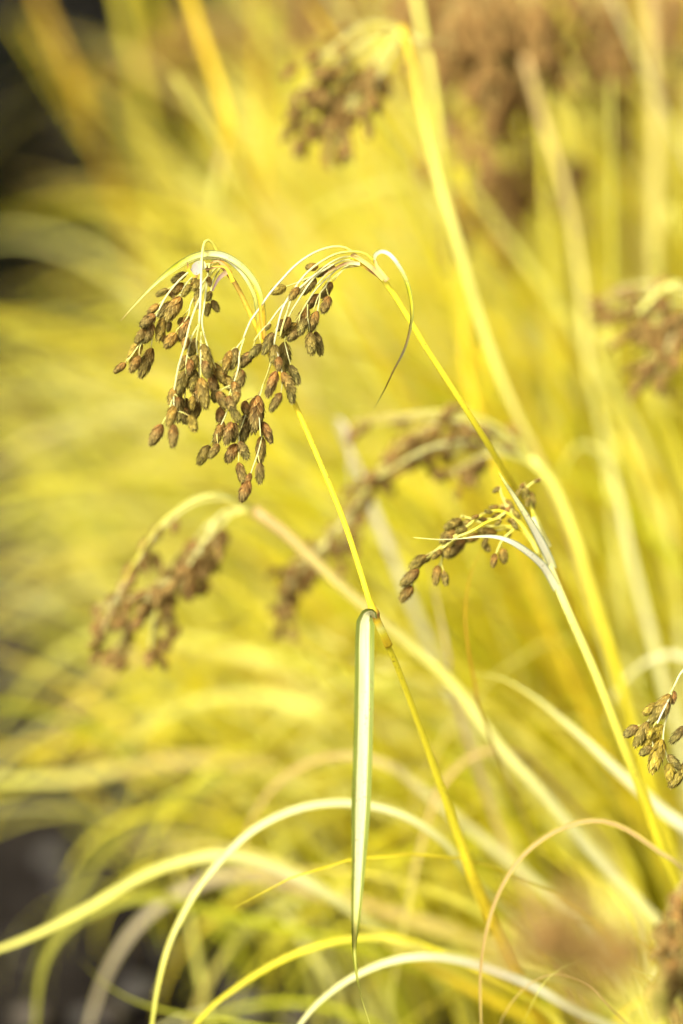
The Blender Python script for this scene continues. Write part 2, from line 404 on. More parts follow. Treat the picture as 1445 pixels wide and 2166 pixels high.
A.leaf('bract', Z1([(1288, 800), (1270, 700), (1260, 560), (1215, 430), (1180, 370)], 1.192), lambda q: mm(7) * max(.1, 1 - q ** 2), grad(ORANGE, ORANGE, GOLD, PALE), mat='dry', fold=0.5)
# dried bract, hooked scale, papery sheath
A.leaf('bract', Z1([(1035, 330), (1000, 350), (945, 400), (900, 490)], 1.194), lambda q: mm(12) * (1 - .75 * q), grad(TAN, (0.28, 0.19, 0.15), (0.2, 0.12, 0.10)), mat='dry', fold=0.3)
A.leaf('bract', Z1([(790, 378), (752, 372), (722, 335), (712, 290), (703, 250)], 1.188), lambda q: mm(9) * (.8 - .7 * abs(q - .35)) * (1 if q < .6 else 1 - (q - .6) * 2), grad(BROWN, GOLD, GOLD, BROWN, BROWN), mat='dry', fold=0.2)
A.leaf('sheath', Z1([(850, 285), (800, 300), (765, 335), (735, 345)], 1.190), lambda q: mm(21) * (0.55 + 0.6 * math.sin(math.pi * q)) , grad(CREAM, (0.42, 0.38, 0.32), (0.46, 0.42, 0.36)), mat='dry', fold=0.15)
for kk, (p0, p1, p2, c_) in enumerate([((1040, 360), (975, 265), (880, 275), ORANGE), ((1030, 345), (960, 300), (850, 330), BROWN), ((1020, 330), (950, 262), (905, 262), TAN), ((1060, 420), (1000, 310), (900, 300), GOLD)]):
    A.leaf('sheath', Z1([p0, p1, p2], 1.198 - kk * 0.002), lambda q: mm(9) * (1 - .7 * q), grad(c_, lerp(c_, TAN, .4)), mat='dry', fold=0.5, n=20)
# striped leaf that hangs from the node
A.leaf('leaf', [(791, 1306, 1.2), (788, 1297, 1.197), (779, 1298, 1.194), (772, 1312, 1.19), (770, 1360, 1.182), (770, 1450, 1.176), (768, 1560, 1.172), (763, 1700, 1.17), (757, 1850, 1.17), (752, 1950, 1.172), (750, 2010, 1.192), (756, 2070, 1.185), (766, 2115, 1.195), (782, 2165, 1.20)],
       lambda q: mm(1) * (16 + 24 * min(1, max(0, q - .02) / .06) if q < .45 else 40 - 29 * min(1, (q - .45) / .30)) * (1 if q < .76 else max(.22, 1 - (q - .76) * 5)), grad(CREAM, CREAM, CREAM, CREAM, CREAM, PALE, OLIVE, PALE), mat='striped', fold=0.45, n=120, wave=0.12, tw0=.3, twist=-.5)
mbn = MB(); Pn = spline([at(783, 1272, 1.2046), at(790, 1296, 1.205), at(803, 1324, 1.207), at(822, 1366, 1.2115)], 22)
mbn.tube(Pn, lambda t: (1.45 + 1.0 * math.exp(-((t - .25) / .10) ** 2) + .35 * t) * 1e-3, grad(YEL, GOLD, BROWN, GOLD, PALE, YEL, GOLD, GOLD), 14, .05)
mbn.build('sheath', M['dry'], A.root, Pn[0])
A.finish()

# ================================================================ HEAD B (right of the sharp pair)
B = Head('flowering_stem', 'sharp yellow stem with pale branches arching left and a curled dry bract on its right', G_SHARP,
    [(745, 538, 1.2), (772, 556, 1.2), (800, 580, 1.2), (822, 606, 1.2), (860, 665, 1.202), (900, 733, 1.205), (950, 810, 1.211), (1000, 888, 1.221), (1060, 985, 1.244), (1140, 1130, 1.29), (1230, 1330, 1.35), (1330, 1600, 1.43), (1400, 1850, 1.50)],
    None, lambda t: (1.15 + 0.3 * min(1, t * 4)) * 1e-3, top(TAN, YEL, YEL, GOLD, YEL, YEL, YEL, YEL, frac=.035), 110)
Rr(B, 'z2', [(800, 260), (735, 185), (680, 155), (600, 150), (500, 175), (400, 225), (300, 300), (200, 405), (110, 510), (20, 640), (-40, 725), (-90, 850)], -0.006, 0.55, 0.4, col=grad(YEL, CREAM, WHITE, CREAM))
Rr(B, 'z2', [(915, 275), (860, 215), (780, 190), (640, 200), (520, 255), (400, 345), (300, 470), (220, 600), (185, 700), (150, 860), (145, 900)], -0.010, 0.55, 0.35, col=grad(YEL, PALE, CREAM, WHITE, CREAM))
Rr(B, 'z2', [(830, 270), (720, 225), (600, 260), (480, 345), (370, 440), (290, 520), (240, 660), (200, 790), (190, 850)], -0.004, 0.5, 0.35)
Rr(B, 'z2', [(830, 285), (700, 250), (560, 310), (440, 400), (330, 560), (260, 680), (240, 780), (225, 880)], 0.002, 0.5, 0.3)
Rr(B, 'z2', [(820, 290), (680, 290), (580, 360), (470, 470), (400, 570), (330, 690), (300, 730)], 0.004, 0.5, 0.3)
Rr(B, 'z2', [(800, 285), (700, 300), (650, 350), (590, 420)], 0.010, 0.4, 0.25)
Rr(B, 'z2', [(580, 360), (540, 450), (500, 500), (470, 560), (445, 640)], 0.006, 0.35, 0.25)
Rr(B, 'z2', [(400, 590), (400, 680), (408, 740), (415, 800)], 0.0, 0.3, 0.25)
Rr(B, 'z2', [(500, 500), (480, 620), (470, 700), (460, 800)], 0.004, 0.3, 0.25)
Rr(B, 'z2', [(470, 360), (330, 420), (235, 455)], 0.0, 0.3, 0.22)
Rr(B, 'z2', [(300, 520), (190, 620), (100, 740), (50, 790), (-10, 870)], -0.008, 0.4, 0.28)
Rr(B, 'z2', [(225, 880), (245, 960), (270, 1055)], 0.0, 0.3, 0.22)
Rr(B, 'z2', [(165, 950), (185, 1030), (205, 1110)], -0.010, 0.35, 0.3, col=grad(WHITE, CREAM))
Rr(B, 'z2', [(150, 920), (120, 1030), (90, 1130), (45, 1240), (20, 1300), (35, 1400), (50, 1490), (45, 1600)], 0.004, 0.4, 0.28, col=grad(CREAM, PALE, TAN, TAN))
Rr(B, 'z2', [(200, 1110), (205, 1200), (195, 1270)], -0.004, 0.25, 0.2)
Rr(B, 'z1', [(1145, 850), (1085, 930), (1050, 1050), (1040, 1110)], -0.004, 0.35, 0.28)
Rr(B, 'z1', [(1145, 850), (1110, 960), (1098, 1080), (1060, 1200), (1025, 1290)], -0.010, 0.4, 0.3)
Rr(B, 'z1', [(1060, 1200), (1045, 1300), (1000, 1440), (930, 1580), (875, 1670)], -0.006, 0.3, 0.24)
Rr(B, 'z1', [(1025, 1290), (1050, 1400), (1085, 1500), (1105, 1640), (1100, 1800)], -0.004, 0.3, 0.22)
Rr(B, 'z1', [(1290, 1200), (1260, 1290), (1190, 1350), (1140, 1480), (1100, 1600)], 0.0, 0.3, 0.25)
Rr(B, 'z1', [(1250, 1290), (1255, 1400), (1262, 1500), (1268, 1600)], -0.004, 0.3, 0.25)
Rr(B, 'z1', [(1290, 1560), (1250, 1720), (1205, 1850), (1175, 1945)], -0.006, 0.3, 0.22)
SB2 = [(235,455,120,503),(482,300,385,312),(558,312,460,375),(462,393,345,512),(332,460,265,557),(582,420,512,545),(566,530,515,657),(487,515,393,622),(402,620,326,765),
 (472,645,418,800),(384,700,338,822),(318,738,192,835),(340,790,248,867),(420,805,432,976),(460,800,503,977),(262,688,200,795),(217,705,168,795),(138,808,62,968),(152,898,142,1048),
 (226,878,214,1112),(268,1055,332,1202),(204,1110,300,1262),(262,1180,286,1348),(162,1100,92,1298),(197,1268,118,1408),(180,990,178,1100),(22,1290,-12,1562),(60,1490,122,1648),
 (46,1600,38,1802),(36,1800,34,1962),(610,300,560,330),(470,640,480,700),(120,740,75,790)]
for a in SB2: B.spikelet('z2', a[:2], a[2:], ripe=max(0, rnd.gauss(0.06, 0.12)))
SB1 = [(908,1040,990,1195),(885,1115,932,1295),(905,1260,922,1342),(1040,945,992,1105),(1085,925,1045,1085),(1000,1135,1052,1255),(1112,1085,1078,1245),(1125,1090,1105,1225),(1277,898,1180,1000),
 (1205,960,1103,1068),(940,1258,1012,1385),(1092,1258,1058,1360),(1020,1290,1065,1425),(975,1370,948,1492),(1055,1395,1112,1495),(1150,1328,1152,1432),(1165,1430,1115,1535),(985,1488,915,1664),
 (1045,1488,1003,1660),(1072,1495,1058,1642),(1180,1488,1118,1645),(877,1668,795,1812),(948,1658,882,1762),(1087,1658,1008,1798),(1108,1640,1170,1775),(1100,1800,1145,1968),(1192,1880,1160,1965),(1180,1940,1118,2098),(1295,1495,1310,1600),(930,1050,960,1160),(1000,1080,960,1180),(1060,1180,1100,1300)]
for a in SB1: B.spikelet('z1', a[:2], a[2:], ripe=max(0, rnd.gauss(0.08, 0.13)))
def Z2(pts, d): return [(*conv('z2', p), dd) for p, dd in zip(pts, d if isinstance(d, list) else [d] * len(pts))]
B.leaf('bract', Z2([(1003, 400), (960, 340), (925, 275), (915, 235), (935, 205), (980, 193), (1040, 230), (1110, 330), (1160, 450), (1188, 600), (1182, 750), (1135, 930), (1050, 1100), (985, 1240), (935, 1330), (890, 1422)],
       [1.197, 1.195, 1.194, 1.193, 1.192, 1.19, 1.188, 1.187, 1.186, 1.186, 1.186, 1.187, 1.188, 1.19, 1.192, 1.194]),
       lambda q: mm(11) * (0.7 if q < .12 else 1.0) * (1 if q < .35 else max(.1, 1 - ((q - .35) / .65) ** 1.2 * .75)) * (1 if q < .93 else (1 - q) / .07 * .9 + .1), grad(TAN, PALE, CREAM, WHITE, PALE, LIME, YEL, OLIVE, TAN, GREY, TAN, BROWN, PALE, CREAM), fold=0.55, n=110, tw0=0.35, twist=0.8)
B.leaf('bract', Z2([(985, 395), (900, 320), (820, 260), (730, 215)], 1.196), lambda q: mm(13) * (1 - .55 * q), grad(PALE, TAN, PALE, BROWN), mat='dry', fold=0.6, n=30)
B.leaf('bract', Z2([(960, 380), (860, 320), (760, 250), (715, 235)], 1.199), lambda q: mm(10) * (1 - .7 * q), grad(BROWN, BROWN, GOLD, LIME), mat='dry', fold=0.4, n=30)
B.leaf('bract', Z2([(800, 280), (700, 275), (620, 310), (540, 360), (470, 440)], 1.197), lambda q: mm(8) * (1 - .8 * q), grad(CREAM, BROWN, TAN, CREAM), mat='dry', fold=0.4, n=30)
B.leaf('bract', Z2([(790, 292), (700, 310), (640, 345), (560, 420)], 1.203), lambda q: mm(6) * (1 - .8 * q), grad(TAN, PALE, CREAM), mat='dry', fold=0.4, n=30)
B.leaf('sheath', Z2([(1010, 410), (975, 365), (930, 300), (915, 250)], 1.1935), lambda q: mm(11) * (1.1 - .6 * q), grad(TAN, PALE, TAN), mat='dry', fold=0.8, n=24)
B.finish()

# ================================================================ HEAD C (right centre, just behind the focus)
dC = 1.236
Cc = Head('flowering_stem', 'soft pale stem with a short head of olive spikelets between two white bracts', G_SHARP,
    [(1125, 1095, dC), (1140, 1130, dC), (1152, 1165, dC), (1172, 1222, dC), (1205, 1300, dC), (1262, 1430, 1.245), (1320, 1580, 1.26), (1372, 1710, 1.28), (1420, 1840, 1.30)],
    None, lambda t: (1.6 + 1.2 * min(1, t * 2)) * 1e-3, top(CREAM, PALE, YEL, YEL, YEL, YEL, frac=.1), 80)
def Z3(pts, d): return [(*conv('z3', p), dd) for p, dd in zip(pts, d if isinstance(d, list) else [d] * len(pts))]
Cc.leaf('bract', Z3([(1290, 960), (1240, 870), (1180, 780), (1080, 690), (950, 605), (830, 565), (700, 560), (560, 575), (400, 582), (200, 568)], [dC - .002, dC - .004, dC - .008, dC - .014, dC - .02, dC - .022, dC - .024, dC - .025, dC - .026, dC - .026]),
        lambda q: mm(18) * (1.2 - .35 * q / .4 if q < .4 else .85 - .75 * min(1, (q - .4) / .35)), grad(CREAM, WHITE, WHITE, WHITE, WHITE, CREAM, CREAM, PALE), fold=0.2, tw0=-.5)
Cc.leaf('bract', Z3([(1260, 800), (1230, 720), (1150, 560), (1060, 400), (960, 240), (900, 150), (850, 70)], [dC, dC - .004, dC - .012, dC - .02, dC - .026, dC - .03, dC - .03]),
        lambda q: mm(19) * (1 - .75 * max(0, q - .3) / .7), grad(CREAM, WHITE, WHITE, CREAM, CREAM, LIME), fold=0.45)
Cc.leaf('bract', Z3([(1235, 640), (1190, 540), (1130, 400), (1090, 300)], dC + .006), lambda q: mm(12) * (1 - .8 * q), grad(CREAM, PALE, YEL), fold=0.5, n=30)
for pts, off in (([(1160, 700), (1100, 580), (1000, 450), (900, 375), (800, 365), (700, 410), (560, 520), (430, 620), (330, 700), (240, 800), (185, 935)], -.008),
                 ([(1150, 690), (1040, 520), (900, 480), (780, 480), (660, 430), (560, 400)], -.002),
                 ([(1150, 680), (1050, 530), (930, 500), (800, 520), (700, 540), (590, 575)], .004), ([(1100, 600), (1000, 500), (900, 560), (860, 620), (830, 690)], -.004),
                 ([(1130, 620), (1040, 480), (950, 380), (890, 290), (860, 200)], .002), ([(1150, 600), (1120, 430), (1090, 300), (1060, 200), (1120, 140), (1165, 130)], .006),
                 ([(480, 580), (430, 680), (400, 790)], -.006), ([(900, 375), (840, 420), (760, 450), (640, 520), (520, 570), (420, 650)], -.012)):
    Cc.ray('z3', pts, off, 0.75, 0.4, col=grad(PALE, YEL, PALE, PALE))
SC = [(292,705,172,802),(238,812,106,932),(188,935,100,1055),(385,780,362,930),(430,825,448,932),(588,575,455,720),(455,640,420,712),(412,665,340,728),(562,430,436,500),(650,440,552,485),
 (700,545,596,595),(725,595,778,675),(822,690,802,792),(880,648,892,765),(930,500,930,565),(760,430,690,425),(985,450,915,432),(835,530,690,515),(852,330,775,338),(1172,120,1120,142),
 (865,180,805,222),(1040,150,1010,205),(1090,215,1112,340),(905,280,960,360),(540,520,410,570),(905,395,800,412),(1060,180,1040,270),(900,300,870,380),(620,480,560,445),(960,360,1010,420),(760,560,730,640)]
SC += [(500,560,400,600),(330,700,260,760),(610,500,520,520),(700,400,640,420),(560,600,520,690),(800,380,740,360),(1010,200,980,260),(950,440,990,500),(870,440,820,470),(1080,260,1060,330),(470,640,440,720),(930,330,900,390)]
for a in SC: Cc.spikelet('z3', a[:2], a[2:], ripe=max(0, rnd.gauss(0.22, 0.12)))
Cc.finish()

# ================================================================ HEAD D (right edge, sharp, partly unripe)
D = Head('flowering_stem', 'sharp seed head hanging into the right edge of the picture with yellow unripe spikelets', G_SHARP,
    [(1470, 1395, 1.2), (1500, 1345, 1.2), (1535, 1340, 1.205), (1570, 1400, 1.21), (1600, 1560, 1.22), (1610, 1800, 1.25)], ROOT + Vector((0.10, -0.05, 0)), 0.0014, grad(GOLD, YEL, YEL))
D.ray('z4', [(760, 20), (700, 80), (660, 125), (632, 180), (605, 235)], -.002, .55, .45)
D.ray('z4', [(608, 230), (560, 290), (500, 370), (440, 430), (405, 445)], -.004, .5, .3)
D.ray('z4', [(605, 235), (580, 300), (550, 360), (525, 415)], -.008, .5, .35, col=grad(CREAM, WHITE))
D.ray('z4', [(608, 230), (590, 340), (565, 440), (560, 520), (575, 590), (600, 650), (640, 690)], -.002, .45, .3)
D.ray('z4', [(760, 20), (740, 200), (700, 380), (680, 440), (690, 600), (680, 670)], .003, .5, .3)
D.ray('z4', [(490, 500), (500, 540), (495, 550)], -.004, .3, .25)
for a in [(525,298,443,362,.8),(600,245,485,410,.3),(585,290,535,385,.1),(412,430,333,488,0),(470,405,395,548,.25),(556,425,445,545,.9),(495,548,423,597,0),(552,508,493,695,.75),(585,598,658,675,.05),(592,645,598,748,.9),(690,655,600,785,.4),(690,430,603,528,0),(720,620,665,690,0),(500,440,470,500,.9),(625,225,612,300,0)]:
    D.spikelet('z4', a[:2], a[2:4], ripe=a[4], jit=.003)
D.finish()

# ================================================================ blurred heads, traced roughly
def soft_head(label, stem, g, rays, group, rad=0.0016, scol=None, n_spk=9, ln=0.0082, ripe=0.12, spread=16, hang=0.5, name='flowering_stem', rcol=None, bract=None, dens=1.5, fat=None, warm=0.65):
    h = Head(name, label, group, stem, g, rad, scol or grad(PALE, YEL, YEL, PALE, YEL), 60)
    h.warm = warm
    for (pts, off, n) in rays:
        r = h.ray('px', pts, off, 0.6, 0.32, col=rcol or grad(PALE, CREAM, TAN))
        sm = r['smp']; k = SW / LENS * h.apex_d / 1445.0; lp = ln / k
        n = int((n or n_spk) * dens)
        for i in range(n):
            j = int(25 * (0.38 + 0.62 * (i + rnd.random()) / n)); j = min(24, j)
            x, y, d = sm[j]; tx = sm[j + 1][0] - sm[j][0]; ty = sm[j + 1][1] - sm[j][1]; tl = math.hypot(tx, ty) or 1
            a = (x + rnd.gauss(0, spread), y + rnd.gauss(0, spread) + 4)
            dx = tx / tl * (1 - hang) + rnd.gauss(0, .45); dy = ty / tl * (1 - hang) + hang + rnd.gauss(0, .3); dl = math.hypot(dx, dy) or 1
            L = lp * rnd.uniform(.75, 1.25)
            h.spikelet('px', a, (a[0] + dx / dl * L, a[1] + dy / dl * L), ripe=max(0, rnd.gauss(ripe, .1)), jit=.010, ray=r, fat=fat)
    if bract:
        for pts, wd, cc in bract: h.leaf('bract', pts, wd, cc)
    h.finish(); return h
GB = 'blurred flowering stems behind the sharp pair'
RG = lambda dx=0, dy=0: ROOT + Vector((dx, dy, 0))
# E: head left of centre, drooping left
soft_head('blurred stem bending far left, its rusty brown head drooping below the sharp heads',
  [(535, 1078, 1.355), (600, 1125, 1.355), (700, 1220, 1.355), (800, 1308, 1.355), (880, 1375, 1.36), (960, 1450, 1.365), (1050, 1570, 1.37), (1150, 1680, 1.38), (1255, 1805, 1.4), (1370, 1930, 1.42)], None,
  [([(530, 1080), (480, 1055), (410, 1065), (340, 1120), (280, 1200), (235, 1290), (200, 1375)], -.01, 15), ([(530, 1080), (470, 1085), (440, 1130), (410, 1190), (370, 1240), (330, 1280)], .0, 16),
   ([(530, 1080), (490, 1080), (460, 1120), (440, 1180), (420, 1230)], .01, 12), ([(520, 1080), (440, 1110), (380, 1210), (350, 1290), (365, 1350)], .01, 10),
   ([(500, 1075), (400, 1150), (320, 1260), (270, 1330), (235, 1400)], .02, 15), ([(500, 1080), (430, 1150), (380, 1220), (330, 1240), (290, 1300)], -.02, 12), ([(300, 1260), (260, 1270), (200, 1285)], .0, 4), ([(330, 1290), (320, 1350), (318, 1410)], .0, 3)], GB,
  scol=grad(TAN, PALE, CREAM, PALE, PALE), rad=0.0025, spread=12, bract=[([(540, 1080, 1.355), (470, 1045, 1.325), (400, 1060, 1.32), (330, 1120, 1.32), (260, 1230, 1.32)], lambda q: mm(12) * (1 - .7 * q), grad(PALE, PALE, YEL))])
# F: long head right of centre
soft_head('blurred stem whose broad brown head spreads left across the middle just below the curled bract',
  [(1120, 970, 1.40), (1160, 1010, 1.40), (1195, 1080, 1.40), (1230, 1180, 1.40), (1290, 1370, 1.41), (1370, 1640, 1.42), (1430, 1850, 1.44)], None,
  [([(1120, 970), (1040, 915), (950, 890), (870, 920), (840, 945)], -.02, 12), ([(1120, 975), (1030, 940), (950, 960), (890, 960), (800, 1010), (760, 1060)], 0, 14), ([(1110, 975), (1040, 960), (980, 985), (950, 1010)], -.02, 8),
   ([(1100, 970), (980, 940), (860, 960), (780, 1020), (740, 1100), (710, 1180)], .01, 15), ([(780, 1030), (720, 1110), (660, 1180), (610, 1240), (590, 1320)], .01, 20), ([(1000, 950), (880, 960), (770, 1060), (700, 1140), (620, 1220), (590, 1300)], .03, 18),
   ([(1120, 970), (1000, 900), (900, 880), (790, 895), (750, 895)], .01, 8), ([(1120, 970), (1080, 920), (1020, 890)], .0, 6)], GB, rad=0.0021, spread=15,
   bract=[([(1125, 980, 1.4), (1050, 900, 1.39), (950, 870, 1.38), (850, 875, 1.38), (740, 890, 1.38)], lambda q: mm(14) * (1 - .7 * q), grad(PALE, PALE, TAN)), ([(1120, 975, 1.4), (1000, 935, 1.38), (900, 950, 1.37), (800, 1010, 1.37)], lambda q: mm(12) * (1 - .6 * q), grad(PALE, CREAM, PALE))])
# G: top centre
soft_head('tall blurred stem crossing the upper middle, its brown head hanging near the top edge',
  [(850, 55, 1.42), (868, 110, 1.42), (890, 220, 1.42), (925, 370, 1.42), (965, 500, 1.42), (1005, 640, 1.43), (1060, 800, 1.44), (1120, 930, 1.45), (1180, 1060, 1.46), (1260, 1300, 1.48), (1340, 1550, 1.5)], RG(0.04, 0.12),
  [([(850, 60), (800, 45), (740, 70), (680, 130), (640, 190), (600, 210)], -.01, 9), ([(850, 60), (780, 80), (700, 150), (650, 230), (610, 300)], 0, 16), ([(850, 60), (800, 80), (740, 150), (700, 220), (650, 300), (640, 330)], .01, 16),
   ([(850, 60), (810, 110), (770, 170), (730, 240), (700, 320)], 0, 12), ([(850, 60), (830, 110), (790, 180), (750, 240)], -.01, 10), ([(830, 80), (780, 150), (820, 190)], .01, 5), ([(760, 200), (720, 270), (735, 330)], .0, 6), ([(850, 62), (890, 85), (930, 92)], .0, 3)], GB,
  rad=lambda t: 0.0017 + .0003 * math.sin(t * 9), scol=grad(GOLD, PALE, PALE, TAN, PALE, YEL, YEL, YEL), spread=15)
# H: right edge
soft_head('blurred brown head drooping from the right edge halfway up the picture',
  [(1470, 640, 1.42), (1500, 660, 1.42), (1530, 800, 1.42), (1545, 1100, 1.43), (1550, 1500, 1.45)], RG(0.16, 0.08),
  [([(1480, 640), (1430, 610), (1370, 620), (1320, 650), (1280, 640)], .01, 8), ([(1480, 640), (1430, 640), (1390, 690), (1370, 770), (1350, 800)], 0, 14), ([(1480, 645), (1420, 640), (1360, 690), (1330, 700)], 0, 10),
   ([(1480, 645), (1440, 680), (1410, 740), (1390, 800)], -.01, 14), ([(1480, 640), (1450, 660), (1430, 700)], -.01, 8), ([(1480, 640), (1400, 600), (1320, 610), (1265, 650)], .03, 8)], GB, rad=0.002, spread=12, ripe=.1,
  bract=[([(1480, 640, 1.42), (1440, 600, 1.41), (1400, 610, 1.41), (1350, 660, 1.41)], mm(14), grad(CREAM, PALE, PALE))])
# I: brown mass at upper right
DI = 1.85
for i, (ax, ay, d, lb) in enumerate([(1090, -60, 1.62, 'large hazy brown head hanging at the top right between the pale vertical stems'),
                                     (1010, -90, 1.75, 'hazy brown head hanging from the top edge right of the tall crossing stem'),
                                     (1210, -60, 1.70, 'hazy brown head hanging behind the broad yellow upright stem at top right'),
                                     (1120, 330, 1.7, 'hazy olive brown head nodding under the large top right head'),
                                     (700, -110, 1.95, 'faint brown head cut off by the top edge above the hanging middle head'),
                                     (1390, -60, 1.8, 'hazy brown head in the top right corner of the picture'),
                                     (470, 60, 2.2, 'faint tan head far behind the bent stem at top left')]):
    rays = []
    nr = 13 if i < 3 else 9
    for k in range(nr):
        sx = -1 if k % 3 else .6
        x1 = ax + sx * rnd.uniform(10, 150); L = rnd.uniform(140, 400) * (1.7 / d) * (0.55 if i in (3, 6, 4) else 1)
        rays.append(([(ax, ay), (ax + (x1 - ax) * .4, ay - rnd.uniform(10, 30)), (x1, ay + L * .35), (x1 + sx * rnd.uniform(0, 30), ay + L)], rnd.uniform(-.04, .04), 15))
    soft_head(lb, [(ax, ay, d), (ax + 30, ay + 60, d), (ax + 60, ay + 350, d), (ax + 90, ay + 900, d + .05)], RG(rnd.uniform(0, .2), .35 + (d - 1.8)), rays, 'hazy brown heads far behind', rad=0.0022, spread=22, ln=.014, hang=.7, rcol=grad(TAN, TAN, TAN), dens=1.0, fat=.9, warm=1.0)
# J, K: out-of-focus heads in front of the focus, lower right
soft_head('blurred dark brown head entering the bottom right corner in front of the leaves',
  [(1500, 1830, 1.09), (1530, 1850, 1.09), (1550, 2000, 1.09), (1560, 2300, 1.1)], Vector((0.17, 1.0, 0)),
  [([(1500, 1830), (1460, 1850), (1425, 1910), (1400, 1960)], 0, 9), ([(1500, 1835), (1450, 1890), (1420, 1980), (1400, 2080), (1390, 2110)], .0, 14), ([(1500, 1840), (1470, 1930), (1450, 2050), (1440, 2140)], .01, 14), ([(1500, 1840), (1480, 1930), (1460, 2010), (1420, 2060)], -.01, 10)],
  'heads in front of the focus', spread=12, ln=.009, ripe=.1, warm=.3, dens=1.4, rcol=grad(TAN, TAN))
soft_head('very soft tan head low in front, a see-through brownish smear at lower right',
  [(1290, 1890, 0.80), (1330, 1930, 0.80), (1360, 2100, 0.8), (1380, 2400, 0.8)], Vector((0.1, 0.72, 0)),
  [([(1290, 1890), (1250, 1900), (1200, 1950), (1150, 2020)], 0, 16), ([(1290, 1890), (1270, 1940), (1240, 2010), (1210, 2080)], 0, 16), ([(1290, 1890), (1300, 1960), (1310, 2040)], 0, 12), ([(1290, 1890), (1220, 1890), (1130, 1940), (1080, 2030)], 0, 14)],
  'heads in front of the focus', spread=34, ln=.008, ripe=.45, dens=1.0, warm=.9, rcol=grad(TAN, TAN))

# ================================================================ headless blurred stems
def soft_stem(label, trace, g, r, cols, name='sedge_plant', kink=None):
    P = stalk_pts(trace, g, 60); mb = MB(); mb.tube(P, r, cols, 8, .06)
    root = empty(name, g); tag(root, label, 'sedge stem', 'bare blurred stems')
    mb.build('stalk', M['stem'], root, g)
    lf = kink or [trace[len(trace) // 2], (trace[len(trace) // 2][0] + 30, trace[len(trace) // 2][1] - 60, trace[len(trace) // 2][2] - .01), (trace[len(trace) // 2][0] + 60, trace[len(trace) // 2][1] + 40, trace[len(trace) // 2][2] - .01)]
    mb = MB(); mb.ribbon(spline([at(*p) for p in lf], 24), taper(.004), cols, face=to_cam); mb.build('leaf', M['leaf'], root, at(*lf[0]))
soft_stem('blurred golden stem leaning from the top left edge to a joint above the left head',
  [(385, -60, 1.6), (425, 70, 1.6), (462, 180, 1.6), (492, 285, 1.6), (535, 400, 1.63), (585, 530, 1.66), (650, 760, 1.7), (700, 960, 1.75)], RG(.0, .3), lambda t: .0025 if t < .22 else .0018, grad(GOLD, GOLD, TAN, PALE, PALE, YEL, YEL),
  kink=[(492, 290, 1.6), (475, 300, 1.59), (455, 400, 1.59), (440, 520, 1.6)])
soft_stem('blurred yellow stem standing right beside the tall crossing stem near the top',
  [(870, -60, 1.5), (900, 100, 1.5), (925, 250, 1.5), (940, 420, 1.5), (965, 600, 1.52), (985, 760, 1.54), (1010, 900, 1.56)], RG(.03, .15), .0019, grad(PALE, YEL, YEL, GOLD))
soft_stem('pale blurred upright stem close to the right edge at the top',
  [(1370, -60, 1.65), (1380, 100, 1.65), (1388, 300, 1.65), (1385, 500, 1.66), (1390, 700, 1.68), (1400, 900, 1.7)], RG(.2, .2), .0030, grad(TAN, PALE, PALE, YEL))
soft_stem('broad blurred yellow upright stem at top right, the widest of the vertical ones',
  [(1230, -60, 1.9), (1232, 100, 1.9), (1235, 250, 1.9), (1232, 420, 1.9), (1236, 600, 1.95), (1250, 800, 2.0)], RG(.15, .45), .0065, grad(PALE, YEL, YEL, YEL))
soft_stem('pale blurred stem running from the upper right centre down behind the olive head',
  [(1110, 120, 1.58), (1150, 260, 1.58), (1195, 400, 1.58), (1225, 560, 1.58), (1245, 760, 1.58), (1285, 950, 1.6), (1310, 1200, 1.6), (1360, 1500, 1.6)], RG(.08, .15), .0022, grad(TAN, PALE, PALE, YEL))
soft_stem('faint tan stem fading down the right side just above the drooping edge head',
  [(1330, 250, 1.8), (1340, 450, 1.8), (1350, 700, 1.8), (1360, 1000, 1.8)], RG(.2, .35), .0024, grad(TAN, TAN, PALE))
soft_stem('faint golden stem with an orange tinge in the dark top left corner',
  [(60, -60, 2.0), (110, 60, 2.0), (170, 200, 2.0), (240, 400, 2.05), (330, 640, 2.1)], RG(-.1, .6), .003, grad((.42,.26,.02), (.42,.26,.02), (.5,.4,.03)))
soft_stem('faint lemon stem dropping from the top edge left of the golden jointed stem',
  [(250, -60, 2.1), (290, 150, 2.1), (330, 400, 2.1), (380, 700, 2.1)], RG(-.05, .7), .004, grad((.5,.42,.03), (.5,.42,.03)))
soft_stem('thin yellow stem behind the curled bract running down towards the olive head',
  [(975, 560, 1.5), (985, 680, 1.5), (990, 800, 1.5), (1060, 1010, 1.5), (1150, 1300, 1.5)], RG(.05, .1), .0015, grad(GOLD, GOLD, YEL))

# ================================================================ individual leaves: (label, [(x, y, distance)... tip to base], width in photo pixels, colours, root or None)
GL = 'arching sedge leaves'
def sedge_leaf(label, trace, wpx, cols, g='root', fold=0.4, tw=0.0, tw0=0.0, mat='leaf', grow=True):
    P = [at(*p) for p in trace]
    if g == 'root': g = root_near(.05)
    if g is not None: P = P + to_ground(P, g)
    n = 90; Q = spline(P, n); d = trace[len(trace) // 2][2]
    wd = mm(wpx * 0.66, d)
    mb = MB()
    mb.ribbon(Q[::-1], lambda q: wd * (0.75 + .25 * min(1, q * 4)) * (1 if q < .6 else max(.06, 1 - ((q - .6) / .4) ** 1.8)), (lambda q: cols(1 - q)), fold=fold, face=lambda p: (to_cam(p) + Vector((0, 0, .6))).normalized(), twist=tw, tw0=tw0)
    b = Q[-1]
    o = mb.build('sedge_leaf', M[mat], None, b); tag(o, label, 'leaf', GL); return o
L_ = sedge_leaf
